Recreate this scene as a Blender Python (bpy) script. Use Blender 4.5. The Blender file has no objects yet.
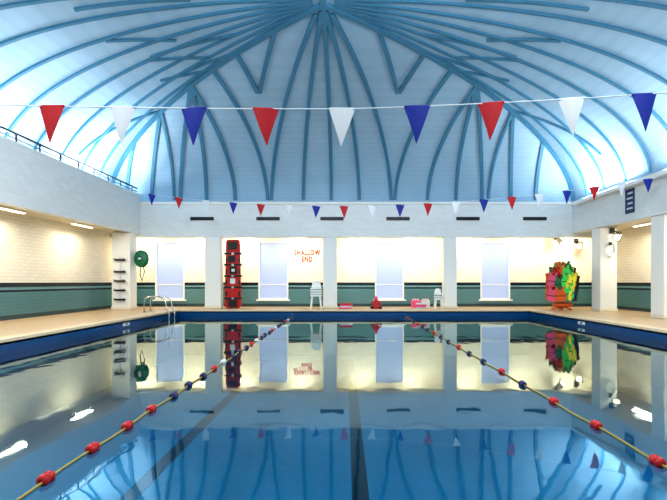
import bpy, math, random
from mathutils import Vector, Matrix
random.seed(4)
scn = bpy.context.scene
scn.view_settings.view_transform = 'Standard'
try:
    scn.view_settings.look = 'Medium High Contrast'
except Exception:
    scn.view_settings.look = 'None'
print('LOOK', scn.view_settings.look)

# ------------------------------------------------------------------ materials
def srgb(r, g, b):
    def f(c):
        c /= 255.0
        return c/12.92 if c <= 0.04045 else ((c+0.055)/1.055)**2.4
    return (f(r), f(g), f(b), 1.0)

def mat(name, col, rough=0.5, metal=0.0, emit=None, estr=0.0, noise=0.0, nscale=8.0):
    m = bpy.data.materials.new(name); m.use_nodes = True
    nt = m.node_tree; b = nt.nodes['Principled BSDF']
    b.inputs['Base Color'].default_value = col
    b.inputs['Roughness'].default_value = rough
    b.inputs['Metallic'].default_value = metal
    if emit:
        b.inputs['Emission Color'].default_value = emit
        b.inputs['Emission Strength'].default_value = estr
    if noise > 0:
        tc = nt.nodes.new('ShaderNodeTexCoord')
        n = nt.nodes.new('ShaderNodeTexNoise'); n.inputs['Scale'].default_value = nscale
        n.inputs['Detail'].default_value = 4
        mx = nt.nodes.new('ShaderNodeMix'); mx.data_type = 'RGBA'
        mx.inputs[6].default_value = tuple(c*(1-noise) for c in col[:3])+(1,)
        mx.inputs[7].default_value = tuple(min(1, c*(1+noise)) for c in col[:3])+(1,)
        nt.links.new(tc.outputs['Object'], n.inputs['Vector'])
        nt.links.new(n.outputs['Fac'], mx.inputs[0])
        nt.links.new(mx.outputs[2], b.inputs['Base Color'])
    return m

def tile_mat(name, stops, bw=0.3, bh=0.1, mortar=0.008, rough=0.25, dark=0.78, vertical=True, zscale=4.0):
    m = bpy.data.materials.new(name); m.use_nodes = True
    nt = m.node_tree; b = nt.nodes['Principled BSDF']
    tc = nt.nodes.new('ShaderNodeTexCoord')
    sep = nt.nodes.new('ShaderNodeSeparateXYZ'); nt.links.new(tc.outputs['Object'], sep.inputs[0])
    if vertical:
        add = nt.nodes.new('ShaderNodeMath'); add.operation = 'ADD'
        nt.links.new(sep.outputs[0], add.inputs[0]); nt.links.new(sep.outputs[1], add.inputs[1])
        cmb = nt.nodes.new('ShaderNodeCombineXYZ')
        nt.links.new(add.outputs[0], cmb.inputs[0]); nt.links.new(sep.outputs[2], cmb.inputs[1])
        vec = cmb.outputs[0]
    else:
        vec = tc.outputs['Object']
    br = nt.nodes.new('ShaderNodeTexBrick')
    br.inputs['Scale'].default_value = 1.0
    br.inputs['Brick Width'].default_value = bw
    br.inputs['Row Height'].default_value = bh
    br.inputs['Mortar Size'].default_value = mortar
    br.inputs['Mortar Smooth'].default_value = 0.3
    br.inputs['Color1'].default_value = (1, 1, 1, 1)
    br.inputs['Color2'].default_value = (0.93, 0.93, 0.93, 1)
    br.inputs['Mortar'].default_value = (dark, dark, dark, 1)
    nt.links.new(vec, br.inputs['Vector'])
    mx = nt.nodes.new('ShaderNodeMix'); mx.data_type = 'RGBA'; mx.blend_type = 'MULTIPLY'
    mx.inputs[0].default_value = 1.0
    if len(stops) == 1:
        mx.inputs[6].default_value = stops[0][1]
    else:
        dv = nt.nodes.new('ShaderNodeMath'); dv.operation = 'DIVIDE'; dv.inputs[1].default_value = zscale
        nt.links.new(sep.outputs[2], dv.inputs[0])
        cr = nt.nodes.new('ShaderNodeValToRGB'); cr.color_ramp.interpolation = 'CONSTANT'
        e = cr.color_ramp.elements
        while len(e) > 1: e.remove(e[-1])
        e[0].position = 0; e[0].color = stops[0][1]
        for z, c in stops[1:]:
            el = e.new(z/zscale); el.color = c
        nt.links.new(dv.outputs[0], cr.inputs[0]); nt.links.new(cr.outputs[0], mx.inputs[6])
    nt.links.new(br.outputs['Color'], mx.inputs[7])
    nt.links.new(mx.outputs[2], b.inputs['Base Color'])
    b.inputs['Roughness'].default_value = rough
    return m

CREAM = srgb(236, 230, 212)
M_wall = tile_mat('tiled_wall', [(0, srgb(44, 72, 78)), (0.12, srgb(88, 130, 134)), (0.76, srgb(12, 28, 42)),
                                 (0.82, srgb(106, 148, 152)), (0.90, srgb(12, 28, 42)), (1.02, CREAM)], 0.3, 0.1)
M_white = mat('white_paint', srgb(228, 230, 226), 0.45, noise=0.03)
M_parapet = tile_mat('white_brick', [(0, srgb(222, 227, 227))], 0.3, 0.1, 0.006, 0.5, 0.9)
M_soffit = mat('soffit_paint', srgb(222, 215, 195), 0.6, noise=0.03)
M_deck = tile_mat('deck_tiles', [(0, srgb(206, 176, 138))], 0.2, 0.2, 0.008, 0.35, 0.8, vertical=False)
M_coping = mat('coping_stone', srgb(216, 196, 164), 0.35, noise=0.05)
M_poolband = tile_mat('pool_band_tiles', [(0, srgb(4, 72, 124))], 0.2, 0.1, 0.006, 0.2, 0.7)
M_poolwall = tile_mat('pool_wall_tiles', [(0, srgb(50, 150, 182))], 0.2, 0.1, 0.006, 0.3, 0.8)
M_poolfloor = tile_mat('pool_floor_tiles', [(0, srgb(48, 152, 180))], 0.2, 0.2, 0.008, 0.3, 0.85, vertical=False)
M_lane = mat('lane_line_tile', srgb(6, 18, 34), 0.4, noise=0.1)
M_lane_r = mat('lane_line_maroon', srgb(110, 22, 44), 0.4, noise=0.1)
M_rib = mat('rib_blue', srgb(64, 124, 154), 0.55, noise=0.08, nscale=3)
M_black = mat('black_plastic', srgb(14, 14, 16), 0.5)
M_rail = mat('dark_rail', srgb(26, 34, 44), 0.4, 0.3)
M_steel = mat('stainless_steel', srgb(190, 195, 200), 0.22, 1.0)
M_red = mat('flag_red', srgb(170, 14, 28), 0.7)
M_blue = mat('flag_blue', srgb(8, 38, 138), 0.7)
M_flagw = mat('flag_white', srgb(205, 210, 214), 0.6)
M_redp = mat('red_plastic', srgb(180, 16, 22), 0.35)
M_bluep = mat('blue_plastic', srgb(10, 28, 84), 0.35)
M_rope = mat('rope_yellow', srgb(160, 142, 66), 0.6, noise=0.1, nscale=30)
M_cord = mat('cord_white', srgb(205, 215, 222), 0.6)
M_green = mat('green_plastic', srgb(10, 110, 70), 0.4)
M_pink = mat('pink_foam', srgb(225, 90, 130), 0.7)
M_yel = mat('yellow_fabric', srgb(235, 220, 70), 0.7)
M_lime = mat('lime_fabric', srgb(70, 200, 90), 0.7)
M_orange = mat('orange_plastic', srgb(210, 92, 28), 0.5)
M_glass = mat('frosted_glass', srgb(150, 166, 200), 0.35, emit=srgb(176, 190, 220), estr=0.36)  # glow put into the glass stands in for daylight behind it
M_lamp = mat('lamp_diffuser', srgb(255, 240, 210), 0.4, emit=srgb(255, 232, 190), estr=3.0)

def roof_mat():
    m = bpy.data.materials.new('roof_boarding'); m.use_nodes = True
    nt = m.node_tree; b = nt.nodes['Principled BSDF']
    tc = nt.nodes.new('ShaderNodeTexCoord')
    w = nt.nodes.new('ShaderNodeTexWave'); w.bands_direction = 'Z'
    w.inputs['Scale'].default_value = 2.2; w.inputs['Distortion'].default_value = 0.6
    w.inputs['Detail Scale'].default_value = 0.4
    n = nt.nodes.new('ShaderNodeTexNoise'); n.inputs['Scale'].default_value = 0.7
    cr = nt.nodes.new('ShaderNodeValToRGB')
    cr.color_ramp.elements[0].position = 0.0; cr.color_ramp.elements[0].color = srgb(152, 188, 212)
    cr.color_ramp.elements[1].position = 0.5; cr.color_ramp.elements[1].color = srgb(158, 192, 215)
    nt.links.new(tc.outputs['Object'], w.inputs['Vector']); nt.links.new(tc.outputs['Object'], n.inputs['Vector'])
    nt.links.new(w.outputs['Fac'], cr.inputs[0])
    mx = nt.nodes.new('ShaderNodeMix'); mx.data_type = 'RGBA'; mx.blend_type = 'MULTIPLY'
    mx.inputs[0].default_value = 0.2
    nt.links.new(cr.outputs[0], mx.inputs[6]); nt.links.new(n.outputs['Fac'], mx.inputs[7])
    nt.links.new(mx.outputs[2], b.inputs['Base Color'])
    b.inputs['Roughness'].default_value = 0.6
    return m
M_roof = roof_mat()

def water_mat():
    m = bpy.data.materials.new('pool_water'); m.use_nodes = True
    nt = m.node_tree; nt.nodes.clear()
    out = nt.nodes.new('ShaderNodeOutputMaterial')
    tr = nt.nodes.new('ShaderNodeBsdfTransparent'); tr.inputs[0].default_value = (0.18, 0.80, 0.94, 1)
    gl = nt.nodes.new('ShaderNodeBsdfGlossy'); gl.inputs['Roughness'].default_value = 0.025
    gl.inputs['Color'].default_value = (0.80, 0.98, 1, 1)
    fr = nt.nodes.new('ShaderNodeFresnel'); fr.inputs['IOR'].default_value = 1.9
    mix = nt.nodes.new('ShaderNodeMixShader')
    tc = nt.nodes.new('ShaderNodeTexCoord')
    mp = nt.nodes.new('ShaderNodeMapping'); mp.inputs['Scale'].default_value = (0.9, 0.6, 1)
    n = nt.nodes.new('ShaderNodeTexNoise'); n.inputs['Scale'].default_value = 1.8; n.inputs['Detail'].default_value = 2
    bp = nt.nodes.new('ShaderNodeBump'); bp.inputs['Strength'].default_value = 0.22; bp.inputs['Distance'].default_value = 0.016
    nt.links.new(tc.outputs['Object'], mp.inputs[0]); nt.links.new(mp.outputs[0], n.inputs['Vector'])
    nt.links.new(n.outputs['Fac'], bp.inputs['Height'])
    nt.links.new(bp.outputs[0], gl.inputs['Normal']); nt.links.new(bp.outputs[0], fr.inputs['Normal'])
    nt.links.new(fr.outputs[0], mix.inputs[0]); nt.links.new(tr.outputs[0], mix.inputs[1]); nt.links.new(gl.outputs[0], mix.inputs[2])
    nt.links.new(mix.outputs[0], out.inputs[0])
    return m
M_water = water_mat()

# ------------------------------------------------------------------ mesh builder
class MB:
    def __init__(s): s.v = []; s.f = []; s.mi = []; s.mats = []; s.sm = []
    def m(s, mt):
        if mt not in s.mats: s.mats.append(mt)
        return s.mats.index(mt)
    def add(s, vs, fs, mt, smooth=False):
        o = len(s.v); s.v += [tuple(v) for v in vs]; k = s.m(mt)
        for f in fs:
            s.f.append([i+o for i in f]); s.mi.append(k); s.sm.append(smooth)
    def box(s, x0, x1, y0, y1, z0, z1, mt):
        vs = [(x0,y0,z0),(x1,y0,z0),(x1,y1,z0),(x0,y1,z0),(x0,y0,z1),(x1,y0,z1),(x1,y1,z1),(x0,y1,z1)]
        s.add(vs, [(0,3,2,1),(4,5,6,7),(0,1,5,4),(1,2,6,5),(2,3,7,6),(3,0,4,7)], mt)
    def tube(s, pts, r, mt, n=8, closed=False):
        pts = [Vector(p) for p in pts]; rings = []
        for i, p in enumerate(pts):
            if closed: d = pts[(i+1) % len(pts)] - pts[i-1]
            else: d = pts[min(i+1, len(pts)-1)] - pts[max(i-1, 0)]
            d.normalize()
            up = Vector((0, 0, 1)) if abs(d.z) < 0.9 else Vector((1, 0, 0))
            a = d.cross(up).normalized(); b = a.cross(d).normalized()
            rr = r[i] if isinstance(r, (list, tuple)) else r
            rings.append([p + a*rr*math.cos(2*math.pi*k/n) + b*rr*math.sin(2*math.pi*k/n) for k in range(n)])
        vs = [v for ring in rings for v in ring]; fs = []
        R = len(rings)
        for i in range(R if closed else R-1):
            j = (i+1) % R
            for k in range(n):
                fs.append((i*n+k, i*n+(k+1) % n, j*n+(k+1) % n, j*n+k))
        if not closed:
            fs.append(tuple(range(n))[::-1]); fs.append(tuple((R-1)*n+k for k in range(n)))
        s.add(vs, fs, mt, True)
    def prism(s, outline, M, th, mt):
        n = len(outline)
        vs = [M @ Vector((x, -th/2, z)) for x, z in outline] + [M @ Vector((x, th/2, z)) for x, z in outline]
        fs = [tuple(range(n)), tuple(range(2*n-1, n-1, -1))]
        for i in range(n):
            j = (i+1) % n; fs.append((i, i+n, j+n, j))
        s.add(vs, fs, mt)
    def obj(s, name, bevel=0.0, parent=None):
        me = bpy.data.meshes.new(name); me.from_pydata(s.v, [], s.f)
        for mt in s.mats: me.materials.append(mt)
        for p, k, sm in zip(me.polygons, s.mi, s.sm):
            p.material_index = k; p.use_smooth = sm
        me.update()
        o = bpy.data.objects.new(name, me); scn.collection.objects.link(o)
        if bevel > 0:
            b = o.modifiers.new('bevel', 'BEVEL'); b.width = bevel; b.segments = 2; b.limit_method = 'ANGLE'
        if parent: o.parent = parent
        return o

def boxobj(name, x0, x1, y0, y1, z0, z1, mt, bevel=0.0):
    b = MB(); b.box(x0, x1, y0, y1, z0, z1, mt); return b.obj(name, bevel)

# ------------------------------------------------------------------ dimensions
WATER = -0.25
PX0, PX1, PY0, PY1 = -6.2, 6.9, 1.0, 18.0
PD = -1.7
XL, XR = -9.3, 10.6
YB, YF = -6.0, 20.5
b = MB()
b.box(XL, PX0-0.3, YB, YF, -0.3, 0, M_deck)
b.box(PX1+0.3, XR, YB, YF, -0.3, 0, M_deck)
b.box(PX0-0.3, PX1+0.3, PY1+0.3, YF, -0.3, 0, M_deck)
b.box(PX0-0.3, PX1+0.3, YB, PY0-0.3, -0.3, 0, M_deck)
b.obj('floor')
b = MB()
b.box(PX0-0.3, PX0, PY0-0.3, PY1+0.3, -0.10, 0.012, M_coping)
b.box(PX1, PX1+0.3, PY0-0.3, PY1+0.3, -0.10, 0.012, M_coping)
b.box(PX0, PX1, PY1, PY1+0.3, -0.10, 0.012, M_coping)
b.box(PX0, PX1, PY0-0.3, PY0, -0.10, 0.012, M_coping)
b.obj('trim_pool_coping', 0.01)
b = MB()
t = 0.28
for z0, z1, mt in ((PD, -0.45, M_poolwall), (-0.45, -0.05, M_poolband)):
    b.box(PX0-t, PX0, PY0-t, PY1+t, z0, z1, mt)
    b.box(PX1, PX1+t, PY0-t, PY1+t, z0, z1, mt)
    b.box(PX0, PX1, PY1, PY1+t, z0, z1, mt)
    b.box(PX0, PX1, PY0-t, PY0, z0, z1, mt)
b.box(PX0-t, PX1+t, PY0-t, PY1+t, PD-0.2, PD, M_poolfloor)
for x, mt in ((-2.75, M_lane_r), (0.2, M_lane)):
    b.box(x-0.11, x+0.11, PY0+1, PY1-1.0, PD, PD+0.006, mt)
    b.box(x-0.4, x+0.4, PY1-1.25, PY1-1.0, PD, PD+0.0065, mt)
b.obj('floor_pool_basin')
b = MB()
b.add([(PX0, PY0, WATER), (PX1, PY0, WATER), (PX1, PY1, WATER), (PX0, PY1, WATER)], [(0, 1, 2, 3)], M_water)
b.obj('pool_water')

# ------------------------------------------------------------------ walls
XPL, XPR = -8.1, 9.0
WIN = [(-8.1, -6.85), (-3.7, -2.42), (1.28, 2.52), (5.78, 7.05)]
WZ0, WZ1 = 0.30, 2.78
b = MB()
xs = [XL-0.2]
for a, c in WIN: xs += [a, c]
xs.append(XR+0.2)
for i in range(0, len(xs), 2):
    b.box(xs[i], xs[i+1], YF, YF+0.25, -0.3, 3.2, M_wall)
for a, c in WIN:
    b.box(a, c, YF, YF+0.25, -0.3, WZ0, M_wall); b.box(a, c, YF, YF+0.25, WZ1, 3.2, M_wall)
b.obj('wall_back')
for i, (a, c) in enumerate(WIN):
    b = MB()
    w = 0.06
    b.box(a, a+w, YF-0.03, YF+0.12, WZ0, WZ1, M_white); b.box(c-w, c, YF-0.03, YF+0.12, WZ0, WZ1, M_white)
    b.box(a+w, c-w, YF-0.03, YF+0.12, WZ0, WZ0+w, M_white); b.box(a+w, c-w, YF-0.03, YF+0.12, WZ1-w, WZ1, M_white)
    b.box(a-0.08, c+0.08, YF-0.10, YF, WZ0-0.06, WZ0, M_white)
    b.box(a+w, c-w, YF+0.05, YF+0.07, WZ0+w, WZ1-w, M_glass)
    b.box(a+w, c-w, YF+0.03, YF+0.05, WZ0+w+0.55, WZ0+w+0.59, M_white)
    b.obj('window_%d' % (i+1), 0.008)
boxobj('wall_left', XL-0.25, XL, YB, YF, -0.3, 3.2, M_wall)
boxobj('wall_right', XR, XR+0.25, YB, YF, -0.3, 3.2, M_wall)
boxobj('wall_front', XL-0.25, XR+0.25, YB-0.25, YB, -0.3, 8.3, M_parapet)
boxobj('wall_upper_back', XL-0.25, XR+0.25, 19.0, 19.4, 2.83, 4.20, M_parapet)
boxobj('trim_back_cornice', XPL+0.05, XPR-0.05, 18.95, 19.0, 4.12, 4.22, M_white, 0.01)
boxobj('ceiling_recess', XL-0.25, XR+0.25, 19.4, YF+0.25, 3.02, 3.2, M_soffit)
boxobj('ceiling_soffit_left', XL-0.25, XPL-0.2, YB, 19.0, 2.98, 3.12, M_soffit)
boxobj('ceiling_soffit_right', XPR+0.3, XR+0.25, YB, 19.0, 3.02, 3.16, M_soffit)
boxobj('wall_upper_left', XPL-0.2, XPL, YB, 19.0, 2.93, 4.5, M_parapet)
boxobj('wall_upper_right', XPR, XPR+0.3, YB, 19.0, 2.98, 4.22, M_parapet)
boxobj('wall_ledge_left', XL-0.3, XPL-0.2, YB, 19.0, 3.9, 4.15, M_parapet)
boxobj('wall_left_upstand', XL-0.5, XL-0.25, YB, 19.4, 3.12, 4.15, M_parapet)

b = MB()
b.tube([(XPL-0.1, YB+0.3, 4.74), (XPL-0.1, 18.9, 4.74)], 0.032, M_rail)
b.tube([(XPL-0.1, YB+0.3, 4.61), (XPL-0.1, 18.9, 4.61)], 0.016, M_rail)
y = YB+0.3
while y < 19:
    b.tube([(XPL-0.1, y, 4.5), (XPL-0.1, y, 4.74)], 0.02, M_rail, 6); y += 0.93
b.obj('balcony_railing')

for i, (x0, x1, y0, y1, zt) in enumerate([(-5.55, -4.92, 19.0, 19.4, 2.83), (-0.87, -0.32, 19.0, 19.4, 2.83), (3.92, 4.43, 19.0, 19.4, 2.83),
      (-8.85, -8.15, 18.2, 18.8, 2.93),
      (9.04, 9.64, 17.0, 17.6, 2.98), (9.04, 9.7, 13.6, 14.2, 2.98), (9.04, 9.7, 8.5, 9.1, 2.98)]):
    c = MB(); c.box(x0, x1, y0, y1, 0, zt, M_white)
    c.box(x0-0.02, x1+0.02, y0-0.02, y1+0.0, 0, 0.12, M_soffit)
    c.obj('column' if i == 0 else 'column.%03d' % i, 0.02)

for i, px in enumerate([202, 268, 332, 398, 468, 535]):
    x = (px-345)/25.3
    c = MB(); c.box(x-0.46, x+0.46, 18.965, 19.0, 3.49, 3.62, M_black)
    for k in range(3):
        c.box(x-0.44, x+0.44, 18.955, 18.965, 3.51+k*0.038, 3.522+k*0.038, M_rail)
    c.obj('air_vent' if i == 0 else 'air_vent.%03d' % i)

# ------------------------------------------------------------------ roof
XC, YA, L, Z0, H = -0.55, 12.0, 7.3, 4.18, 3.85
WLf, WRt = 8.95, 9.75
def zr(r): return Z0 + H*math.sqrt(max(0, 1-min(1, r)**2))
N = 34; NS = 24; NF = 30
vs = []; fs = []
for i in range(N+1):
    r = math.sin(i/N*math.pi/2); z = zr(r); ye = YA+L*r
    for k in range(NS+1): vs.append((XC-WLf*r, YB+(ye-YB)*k/NS, z))
    for k in range(1, NF): vs.append((XC-WLf*r+(WLf+WRt)*r*k/NF, ye, z))
    for k in range(NS+1): vs.append((XC+WRt*r, ye-(ye-YB)*k/NS, z))
C = 2*(NS+1)+NF-1
for i in range(N):
    for k in range(C-1):
        fs.append((i*C+k, i*C+k+1, (i+1)*C+k+1, (i+1)*C+k))
b = MB(); b.add(vs, fs, M_roof, False); b.obj('ceiling')

def surf(x, y):
    W = WLf if x < XC else WRt
    u = abs(x-XC)/W; v = max(0, (y-YA)/L); r = max(u, v)
    z = zr(r)
    zz = 2*(z-Z0)/H**2
    sx = -1 if x < XC else 1
    nside = Vector((sx*2*u/W, 0, zz)).normalized() if (u > 1e-4 or zz > 0) else Vector((0, 0, 1))
    nfar = Vector((0, 2*v/L, zz)).normalized()
    if abs(u-v) < 0.02: n = (nside+nfar).normalized()
    elif u > v: n = nside
    else: n = nfar
    return Vector((x, y, z)), -n
RB = MB()
def rib(x0, y0, x1, y1, w=0.125, d=0.08, n=22, curve=0.0, s0=0.0):
    pts = []
    th0 = math.asin(s0)
    for i in range(n+1):
        s = math.sin(th0+(math.pi/2-th0)*i/n)
        x = x0+(x1-x0)*s; y = y0+(y1-y0)*s + curve*math.sin(s*math.pi)
        pts.append((s, surf(x, y)))
    vs = []
    for i, (s, (p, nn)) in enumerate(pts):
        a = pts[max(0, i-1)][1][0]; c = pts[min(n, i+1)][1][0]
        t_ = (c-a).normalized(); side = t_.cross(nn).normalized()
        for sx, sd in ((-1, -0.04), (1, -0.04), (1, d), (-1, d)):
            vs.append(p + side*w/2*sx + nn*sd)
    fs = [(0, 1, 2, 3), (4*n+3, 4*n+2, 4*n+1, 4*n)]
    for i in range(n):
        for k in range(4):
            k2 = (k+1) % 4; fs.append((4*i+k, 4*(i+1)+k, 4*(i+1)+k2, 4*i+k2))
    RB.add(vs, fs, M_rib)
def hip(side, t):
    return (XC + (WRt if side > 0 else -WLf)*t, YA+L*t)
YE = YA+L*0.999
rib(XC, YA, XC, YB, 0.16, 0.10)
for sd in (-1, 1):
    hx, hy = hip(sd, 0.999); rib(XC, YA, hx, hy, 0.15, 0.10)
rib(XC, YA, XC, YE)
for sd in (-1, 1):
    off = lambda x: XC + sd*x
    rib(XC, YA, off(1.12), YE, s0=0.04); rib(XC+sd*0.1, YA+0.1, off(2.4), YE, s0=0.05)
    def h(t_): return hip(sd, t_)
    rib(*h(0.40), off(2.55), YE)
    rib(*h(0.50), off(3.85), YE)
    rib(*h(0.50), off(5.0), YE)
    rib(*h(0.50), off(6.05), YE)
    rib(*h(0.66), off(7.2), YE)
    rib(*h(0.66), off(6.3), YE, 0.1)
    rib(*h(0.82), off(8.2), YE)
    rib(*h(0.15), off(2.3), YA+L*0.55, n=12); rib(*h(0.30), off(2.36), YA+L*0.55, n=12)
    W = WRt if sd > 0 else WLf; XB = XC+sd*W*0.999
    for k, yb in enumerate((18.2, 17.0, 15.7, 14.4, 13.1, 11.8, 10.4, 9.0, 7.6)):
        rib(XC, YA-0.02*k, XB, yb, 0.085, 0.055, curve=0.3, s0=0.03)
    for (r0, yy0, r1, yy1) in ((0.30, 14.19, 0.56, 15.0), (0.42, 15.0, 0.58, 14.9), (0.28, 13.2, 0.55, 13.5), (0.40, 14.2, 0.57, 13.6),
                               (0.66, 16.8, 0.95, 16.3), (0.45, 13.0, 0.62, 12.2), (0.35, 11.4, 0.62, 10.8)):
        rib(XC+sd*W*r0, yy0, XC+sd*W*r1, yy1, 0.085, 0.055, n=12)
    for node in (4.0, -2.5):
        for dy in (2.8, 1.4, 0.0, -1.4, -2.7):
            rib(XC, node, XB, max(YB+0.05, node+dy), 0.09, 0.055, curve=0.2 if dy > 0 else 0.0, s0=0.05)
RB.obj('ceiling_ribs')

# ------------------------------------------------------------------ bunting
def bunting(name, P, flags, fw, fh, cordr):
    B = MB()
    B.tube([P(0.002+0.996*i/80) for i in range(81)], cordr, M_cord, 6)
    for s, mt in flags:
        c = P(s); d = (P(min(1, s+0.01))-P(max(0, s-0.01))).normalized()
        tw = random.uniform(-0.12, 0.12)
        side = Vector((math.cos(tw), math.sin(tw), d.z)).normalized()
        out = Vector((0, -1, 0)); n = 6; vs = []; fs = []
        sway = random.uniform(-0.05, 0.05)
        for k in range(n+1):
            f = k/n; hw = fw/2*(1-f)+0.004
            cc = c + Vector((sway*f*f*fh, 0, -fh*f)) + out*(0.04*math.sin(f*2.5)*fh)
            bulge = 0.10*fw*(1-f)
            for q in (-1, -0.5, 0, 0.5, 1):
                vs.append(cc + side*hw*q + out*(bulge*(1-q*q)))
        for k in range(n):
            for q in range(4):
                fs.append((k*5+q, k*5+q+1, (k+1)*5+q+1, (k+1)*5+q))
        B.add(vs, fs, mt, True)
        B.tube([c-side*fw/2, c+side*fw/2], cordr*2.0, mt if mt != M_flagw else M_cord, 6)
    return B.obj(name)
YN = 5.8
def Pn(s):
    x = XPL + (XPR-XPL)*s
    z = 3.14 + 0.05*((x+0.3)/3.9)**2 + (0.03*(x/3.9)**2 + 0.11*(x/3.9) if x > 0 else 0.0)
    return Vector((x, YN, z))
def sx(x): return (x-XPL)/(XPR-XPL)
fl = []
cols = [M_red, M_flagw, M_blue]
for i, px in enumerate([52, 123, 194, 266, 342, 417, 491, 571, 644]):
    fl.append((sx((px-345)*YN/480), cols[i % 3]))
for x, c in ((-4.45, M_blue), (-5.3, M_flagw), (-6.2, M_red), (-7.1, M_blue), (4.55, M_red), (5.45, M_flagw), (6.3, M_blue), (7.2, M_red)):
    fl.append((sx(x), c))
bunting('bunting_flags', Pn, fl, 0.31, 0.45, 0.008)
A = Vector((XPL, 17.5, 4.40)); Bq = Vector((XPR, 13.3, 4.0))
def Pf(s):
    p = A.lerp(Bq, s); p.z -= 0.72*4*s*(1-s); return p
seq = [M_blue, M_red, M_flagw]
fl = [(0.069 + 0.05003*k + 0.000686*k*(18-k), seq[k % 3]) for k in range(19)]
bunting('bunting_flags.001', Pf, fl, 0.27, 0.38, 0.008)

# ------------------------------------------------------------------ lane ropes
def lathe_y(B, x, y, z, prof, mt, n=16):
    vs = []; fs = []
    for yy, r in prof:
        for k in range(n):
            a = 2*math.pi*k/n; vs.append((x+r*math.cos(a), y+yy, z+r*math.sin(a)))
    for i in range(len(prof)-1):
        for k in range(n):
            fs.append((i*n+k, i*n+(k+1) % n, (i+1)*n+(k+1) % n, (i+1)*n+k))
    B.add(vs, fs, mt, True)
PROF = [(-0.058, 0.010), (-0.058, 0.026), (-0.046, 0.037), (-0.018, 0.042), (-0.011, 0.033), (0.011, 0.033), (0.018, 0.042), (0.046, 0.037), (0.058, 0.026), (0.058, 0.010)]
def lane(name, x, y0, sp, colf):
    B = MB()
    B.tube([(x + 0.012*math.sin(i*1.3), 1.06+16.88*i/60, WATER+0.008) for i in range(61)], 0.009, M_rope, 8)
    y = y0; i = 0
    while y < 17.7:
        lathe_y(B, x+0.012*math.sin((y-1)/17*60*1.3), y, WATER+0.015, PROF, colf(i)); y += sp; i += 1
    for ye, s_ in ((1.01, 1), (17.99, -1)):
        B.tube([(x, ye, -0.14), (x, ye+0.03*s_, -0.15), (x, ye+0.05*s_, WATER+0.008)], 0.014, M_steel)
    return B.obj(name)
lane('lane_rope', -1.95, 1.42, 0.573, lambda i: M_redp if (i < 7 or (i-7) % 5 == 3) else (M_flagw if (i-7) % 5 == 4 else M_bluep))
lane('lane_rope.001', 2.25, 1.7, 0.87, lambda i: M_redp if (i < 5 or i % 3 == 0) else M_bluep)

# ------------------------------------------------------------------ pool ladder
B = MB()
for yy in (16.6, 17.15):
    pts = [(-6.95, yy, 0.0), (-6.95, yy, 0.25)]
    for i in range(19):
        a = math.pi*i/18
        rx = 0.38
        pts.append((-6.57-rx*math.cos(a), yy, 0.36+0.24*math.sin(a)**0.8 - 0.10*i/18))
    pts += [(-6.17, yy, 0.1), (-6.09, yy, -0.05), (-6.09, yy, -0.3), (-6.09, yy, -1.2)]
    B.tube(pts, 0.022, M_steel, 10)
    B.tube([(-6.95, yy, 0.0), (-6.95, yy, 0.02)], 0.06, M_steel, 12)
for z in (-0.35, -0.65, -0.95):
    B.box(-6.13, -6.02, 16.6, 17.15, z, z+0.03, M_steel)
B.obj('pool_ladder')

# ------------------------------------------------------------------ spinal board
B = MB()
X0 = -4.50; Yb = 19.30
def rr(w, h, w2, r, n=5):
    o = []
    for cx, cz, a0 in ((w/2-r, r, -90), (w2/2-r, h-r, 0), (-w2/2+r, h-r, 90), (-w/2+r, r, 180)):
        for i in range(n+1):
            a = math.radians(a0+90*i/n); o.append((cx+r*math.cos(a), cz+r*math.sin(a)))
    return o
M0 = Matrix.Translation((X0, Yb, 0.0))
B.prism(rr(0.66, 2.76, 0.56, 0.12), M0, 0.07, M_redp)
for z in (0.35, 0.8, 1.25, 1.7, 2.15):
    B.box(X0-0.35, X0+0.35, Yb-0.055, Yb+0.05, z, z+0.08, M_black)
    B.box(X0-0.05, X0+0.05, Yb-0.075, Yb-0.05, z-0.01, z+0.08, M_steel)
B.prism(rr(0.36, 0.30, 0.36, 0.05), Matrix.Translation((X0, Yb-0.06, 2.36)), 0.05, M_black)
B.prism(rr(0.34, 0.30, 0.34, 0.05), Matrix.Translation((X0, Yb-0.07, 0.04)), 0.06, M_black)
B.prism(rr(0.2, 0.22, 0.2, 0.04), Matrix.Translation((X0, Yb-0.06, 0.98)), 0.05, M_flagw)
B.prism(rr(0.3, 0.3, 0.3, 0.04), Matrix.Translation((X0+0.02, Yb-0.06, 1.37)), 0.05, M_black)
B.prism(rr(0.14, 0.12, 0.14, 0.04), Matrix.Translation((X0+0.02, Yb-0.085, 1.46)), 0.02, M_flagw)
B.prism(rr(0.28, 0.26, 0.28, 0.04), Matrix.Translation((X0-0.04, Yb-0.06, 1.84)), 0.05, M_black)
for sx_ in (-1, 1):
    for z in (0.45, 0.9, 1.35, 1.8):
        B.prism(rr(0.06, 0.2, 0.06, 0.028), Matrix.Translation((X0+sx_*0.26, Yb-0.02, z+0.03)), 0.07, M_black)
B.obj('spinal_board', 0.006)

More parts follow.
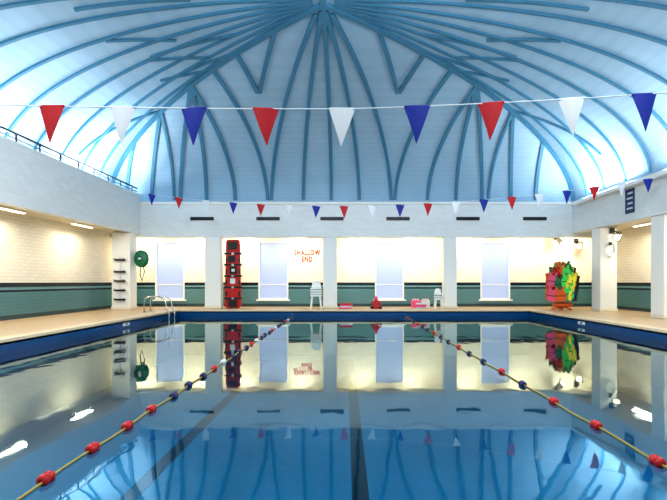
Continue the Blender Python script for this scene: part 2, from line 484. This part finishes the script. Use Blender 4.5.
# ------------------------------------------------------------------ signs
def text(body, size, loc, rot, mt, name, ext=0.004):
    c = bpy.data.curves.new(name, 'FONT'); c.body = body; c.size = size; c.align_x = 'CENTER'; c.extrude = ext
    c.materials.append(mt); c.offset = 0.012; c.space_line = 0.9; c.space_character = 1.12
    o = bpy.data.objects.new(name, c); scn.collection.objects.link(o)
    o.location = loc; o.rotation_euler = rot
    o.scale = (0.70, 1.0, 1.0)
    return o
M_signred = mat('sign_red_paint', srgb(165, 8, 16), 0.6)
text('SHALLOW\nEND', 0.31, (-1.62, YF-0.006, 2.20), (math.pi/2, 0, 0), M_signred, 'shallow_end_sign')
B = MB()
yy = 15.15
B.box(XPR-0.02, XPR-0.001, yy-0.24, yy+0.24, 3.22, 3.98, M_bluep)
for k in range(4):
    B.box(XPR-0.024, XPR-0.019, yy-0.17, yy+(0.1 if k % 2 else 0.15), 3.34+k*0.16, 3.40+k*0.16, M_flagw)
B.obj('depth_chart_sign')  # blue depth chart board, white bars for its text

B = MB()
gx, gy, gz = -7.88, 18.65, 1.95
n = 20; prof = [(-0.20, 0.10), (-0.19, 0.26), (-0.16, 0.29), (-0.13, 0.26), (-0.12, 0.17), (-0.02, 0.17), (0.0, 0.26), (0.03, 0.29), (0.06, 0.26), (0.07, 0.05)]
vs = []; fs = []
for yq, rq in prof:
    for k_ in range(n):
        a = 2*math.pi*k_/n; vs.append((gx+rq*math.cos(a)*0.85, gy+yq, gz+rq*math.sin(a)*1.15))
for i in range(len(prof)-1):
    for k_ in range(n):
        fs.append((i*n+k_, i*n+(k_+1) % n, (i+1)*n+(k_+1) % n, (i+1)*n+k_))
fs.append(tuple(range(n)))
B.add(vs, fs, M_green, True)
B.tube([(gx, gy, gz), (gx, gy-0.25, gz)], 0.06, M_flagw, 10)
B.tube([(gx+0.05, gy-0.05, gz-0.2), (gx+0.12, gy-0.08, gz-0.5), (gx+0.02, gy-0.08, gz-0.85), (gx-0.06, gy-0.06, gz-0.6), (gx-0.02, gy-0.05, gz-0.3)], 0.02, M_black)
B.box(gx-0.265, gx+0.06, gy+0.0, gy+0.04, gz-0.12, gz+0.12, M_steel)
B.obj('hose_reel')

B = MB()
B.box(-8.52, -8.48, 18.12, 18.17, 0.3, 2.0, M_flagw)
for z in (0.35, 0.7, 1.05, 1.4, 1.85):
    B.box(-8.68, -8.28, 18.07, 18.12, z, z+0.07, M_black)
    for hx in (-8.66, -8.30):
        B.tube([(hx, 18.1, z+0.03), (hx, 18.0, z+0.03), (hx, 17.98, z+0.10)], 0.016, M_black)
B.obj('wall_hook_rack')

# ------------------------------------------------------------------ life jacket rack
B = MB()
cx, cy = 8.15, 18.0
B.tube([(cx, cy, 0.0), (cx, cy, 1.6)], 0.03, M_orange, 10)
for k in range(5):
    a = 2*math.pi*k/5+0.3
    B.tube([(cx, cy, 0.12), (cx+0.22*math.cos(a), cy+0.22*math.sin(a), 0.08), (cx+0.38*math.cos(a), cy+0.38*math.sin(a), 0.03)], 0.03, M_orange, 8)
B.tube([(cx+0.28*math.cos(2*math.pi*k/24), cy+0.28*math.sin(2*math.pi*k/24), 0.2) for k in range(24)], 0.08, M_orange, 10, closed=True)
B.tube([(cx+0.36*math.cos(2*math.pi*k/24), cy+0.36*math.sin(2*math.pi*k/24), 1.5) for k in range(24)], 0.018, M_steel, 8, closed=True)
vest = [(-0.20, -0.55), (-0.05, -0.57), (0.05, -0.57), (0.20, -0.55), (0.23, -0.38), (0.20, -0.25), (0.14, -0.16), (0.15, -0.06), (0.18, 0.0), (0.10, 0.02),
        (0.05, -0.08), (0.0, -0.13), (-0.05, -0.08), (-0.10, 0.02), (-0.18, 0.0), (-0.15, -0.06), (-0.14, -0.16), (-0.20, -0.25), (-0.23, -0.38)]
def vcol(a, tier, k):
    a = math.degrees(a) % 360
    if a < 180: return [M_black, M_redp, M_green, M_pink, M_lime][(k+tier) % 5]
    if a < 225: return [M_redp, M_orange, M_pink, M_redp][(k+tier) % 4]
    if a < 258: return [M_black, M_green, M_orange, M_lime][(k+tier*2) % 4]
    if a < 300: return [M_lime, M_yel, M_lime, M_green][(k+tier) % 4]
    return [M_bluep, M_green, M_yel, M_black][(k+tier*3) % 4]
for tier, (R, zt, cnt, sc) in enumerate(((0.22, 1.76, 9, 0.85), (0.38, 1.62, 13, 0.85), (0.52, 1.34, 15, 0.9), (0.52, 0.92, 14, 0.95))):
    for k in range(cnt):
        a = 2*math.pi*(k+tier*0.4)/cnt
        M = Matrix.Translation((cx+R*math.cos(a), cy+R*math.sin(a), zt+random.uniform(-0.06, 0.05))) @ Matrix.Rotation(a+math.pi/2+random.uniform(-0.4, 0.4), 4, 'Z') @ Matrix.Rotation(random.uniform(-0.15, 0.15), 4, 'Y') @ Matrix.Rotation(0.12, 4, 'X') @ Matrix.Scale(sc, 4)
        m1 = vcol(a, tier, k)
        B.prism(vest, M, 0.09, m1)
        B.prism([(-0.22, -0.36), (0.22, -0.36), (0.22, -0.33), (-0.22, -0.33)], M, 0.105, M_black)
B.obj('life_jacket_rack', 0.012)

# ------------------------------------------------------------------ small far-end things
def stool(name, x, y, h, tiers, mt, w=0.42):
    B = MB()
    for lx in (-1, 1):
        for ly in (-1, 1):
            B.tube([(x+lx*w*0.48, y+ly*w*0.45, 0), (x+lx*w*0.36, y+ly*w*0.34, h*0.45)], 0.03, mt, 8)
    for k in range(tiers):
        z = h*0.45 + k*0.09
        B.box(x-w/2, x+w/2, y-w/2, y+w/2, z, z+0.06, mt)
    zt = h*0.45+tiers*0.09
    B.prism(rr(w*0.9, h-zt+0.12, w*0.75, 0.08), Matrix.Translation((x, y+w/2-0.03, zt-0.12)), 0.04, mt)
    return B.obj(name, 0.008)
stool('stacked_plastic_chairs', -1.12, 18.62, 1.1, 4, M_white, 0.42)
stool('stacked_plastic_chairs.001', 3.62, 18.62, 0.8, 3, M_white, 0.30)
def kickboards(name, x, y, cols, w=0.5):
    B = MB()
    for k, mt in enumerate(cols):
        M = Matrix.Translation((x+random.uniform(-.03, .03), y, 0.03+k*0.055)) @ Matrix.Rotation(random.uniform(-.2, .2), 4, 'Z') @ Matrix.Rotation(-math.pi/2, 4, 'X')
        B.prism(rr(w, 0.32, w*0.8, 0.08), M, 0.05, mt)
    return B.obj(name, 0.008)
kickboards('kickboard_stack', 0.02, 18.6, [M_pink, M_flagw, M_pink, M_redp])
kickboards('kickboard_stack.001', 3.0, 18.75, [M_flagw, M_pink, M_pink, M_flagw], 0.4)
B = MB()
x, y = 1.22, 18.9
B.prism(rr(0.48, 0.12, 0.40, 0.05), Matrix.Translation((x, y, 0.0)), 0.36, M_redp)
B.prism(rr(0.24, 0.26, 0.18, 0.08), Matrix.Translation((x, y, 0.11)), 0.22, M_redp)
B.prism(rr(0.16, 0.14, 0.12, 0.05), Matrix.Translation((x, y, 0.35)), 0.14, M_pink)
for s_ in (-1, 1):
    B.tube([(x+s_*0.09, y, 0.30), (x+s_*0.18, y-0.02, 0.20), (x+s_*0.20, y-0.03, 0.11)], 0.028, M_redp)
    B.tube([(x+s_*0.15, y-0.19, 0.06), (x+s_*0.15, y+0.19, 0.06)], 0.06, M_black, 12)
B.obj('ride_on_pool_toy', 0.01)
B = MB()
for x, mt in ((2.9, M_pink), (3.3, M_flagw)):
    B.box(x-0.17, x+0.17, 19.6, 19.9, 0.0, 0.03, mt)
    B.box(x-0.17, x+0.17, 19.6, 19.62, 0.03, 0.3, mt); B.box(x-0.17, x+0.17, 19.88, 19.9, 0.03, 0.3, mt)
    B.box(x-0.17, x-0.15, 19.62, 19.88, 0.03, 0.3, mt); B.box(x+0.15, x+0.17, 19.62, 19.88, 0.03, 0.3, mt)
    for k in range(5):
        B.tube([(x-0.1+0.05*k, 19.7+0.02*(k % 3), 0.03), (x-0.1+0.05*k, 19.72, 0.36)], 0.03, M_pink if k % 2 else M_flagw, 8)
B.obj('toy_crates')
for i, (x, y) in enumerate(((PX1, 14.0), (PX0, 13.6))):
    s_ = -1 if x > 0 else 1
    c = MB(); c.box(min(x, x+0.012*s_), max(x, x+0.012*s_), y-0.2, y+0.2, -0.19, -0.105, M_flagw)
    c.box(min(x, x+0.016*s_), max(x, x+0.016*s_), y-0.05, y+0.05, -0.17, -0.12, M_black)
    c.obj('depth_marker' if i == 0 else 'depth_marker.001')
def spot(name, x, y, z, tx, tz):
    B = MB()
    B.tube([(x, y+0.33, z+0.2), (x, y+0.1, z+0.15), (x, y, z)], 0.02, M_black)
    B.box(x-0.08, x+0.08, y+0.33, y+0.375, z+0.1, z+0.3, M_black)
    d = Vector((tx, -0.5, tz)).normalized(); p = Vector((x, y, z))
    B.tube([p-d*0.16, p-d*0.14, p+d*0.1, p+d*0.16], [0.06, 0.1, 0.13, 0.15], M_steel, 14)
    B.tube([p+d*0.155, p+d*0.165], [0.12, 0.11], M_lamp, 14)
    return B.obj(name)
spot('wall_spotlight', 9.45, 16.62, 2.66, -0.5, -0.4)
spot('wall_spotlight.001', 9.85, 20.1, 2.6, -0.5, -0.4)
spot('wall_spotlight.002', 9.0, 20.1, 2.75, 0.3, -0.5)
B = MB()
for q in range(3):
    B.tube([(9.35+(0.13+0.02*q)*math.cos(2*math.pi*k/20), 16.955-0.03*q, 2.2+(0.2+0.02*q)*math.sin(2*math.pi*k/20)) for k in range(20)], 0.014, M_cord, 6, closed=True)
B.box(9.31, 9.39, 16.88, 16.975, 2.36, 2.46, M_black)
B.obj('throw_rope_coil')

# ------------------------------------------------------------------ lights
def area(name, loc, rot, sx_, sy_, e, col):
    l = bpy.data.lights.new(name, 'AREA'); l.shape = 'RECTANGLE'; l.size = sx_; l.size_y = sy_
    l.energy = e; l.color = col
    o = bpy.data.objects.new(name, l); scn.collection.objects.link(o); o.location = loc; o.rotation_euler = rot
    return o
WARM = (1.0, 0.86, 0.64); COOL = (0.90, 0.95, 1.0)
n = 0
def nm(base):
    global n
    r = base if n == 0 else '%s.%03d' % (base, n); n += 1; return r
def fixture(name, x, y, z, lx, ly):
    B = MB(); B.box(x-lx/2, x+lx/2, y-ly/2, y+ly/2, z-0.05, z-0.001, M_white)
    B.box(x-lx/2+0.03, x+lx/2-0.03, y-ly/2+0.03, y+ly/2-0.03, z-0.08, z-0.05, M_lamp)
    B.obj(name, 0.008)
boxobj('cove_light_trough', XL+0.1, XR-0.1, 19.41, 19.45, 2.86, 3.01, M_white)
for x in (-8.7, -6.3, -4.4, -1.9, 0.7, 2.9, 5.2, 7.6, 9.6):
    area('recess_lamp', (x, 19.52, 2.94), (math.radians(46), 0, 0), 0.6, 0.10, 38, WARM)
for y in (2, 5.5, 9, 12.5, 16):
    fixture(nm('strip_light'), -8.75, y, 2.98, 0.16, 1.2)
    area('left_lamp', (-8.75, y, 2.86), (0, math.radians(-12), 0), 0.15, 1.2, 42, WARM)
    fixture(nm('strip_light'), 10.0, y, 3.02, 0.16, 1.2)
    area('right_lamp', (10.0, y, 2.90), (0, math.radians(10), 0), 0.15, 1.2, 42, WARM)
B = MB(); B.box(XPR-0.2, XPR-0.001, YB+1, 18.6, 4.02, 4.06, M_white); B.box(XPR-0.2, XPR-0.18, YB+1, 18.6, 4.06, 4.14, M_white)
B.obj('uplight_trough')
for y, e in ((2, 50), (7, 60), (12, 120), (16.5, 210)):
    area('uplight_l', (-8.65, y, 4.3), (math.pi, math.radians(18), 0), 0.3, 3.0, e, COOL)
    area('uplight_r', (XPR-0.1, y, 4.10), (math.pi, math.radians(-22), 0), 0.15, 3.0, e, COOL)
for x in (-4, 3.5):
    for y in (3, 7.5):
        area('pool_fill', (x, y, 6.3), (math.radians(10), 0, 0), 1.2, 1.2, 250, COOL)  # unseen fill lights added to brighten pool and upper walls, no fixtures
area('far_roof_fill', (0.3, 6.0, 5.6), (math.radians(102), 0, 0), 6, 0.6, 350, COOL)  # added fill out of view, lifts the far roof face; not a real lamp
area('rear_fill', (0.4, YB+0.3, 4.5), (math.radians(90), 0, 0), 14, 4, 300, (0.85, 0.93, 1.0))  # added cool fill behind the camera; the wall there has no window

w = bpy.data.worlds.new('world'); scn.world = w; w.use_nodes = True
w.node_tree.nodes['Background'].inputs[0].default_value = (0.25, 0.45, 0.75, 1)
w.node_tree.nodes['Background'].inputs[1].default_value = 0.3

# ------------------------------------------------------------------ camera
cam = bpy.data.cameras.new('camera'); co = bpy.data.objects.new('camera', cam); scn.collection.objects.link(co)
cam.sensor_fit = 'HORIZONTAL'; cam.sensor_width = 36; cam.lens = 36*480/667
cam.shift_x = -11.5/667; cam.shift_y = 32/667
co.location = (0, 0, 1.05); co.rotation_euler = (math.pi/2, 0, 0)
cam.clip_start = 0.05
scn.camera = co
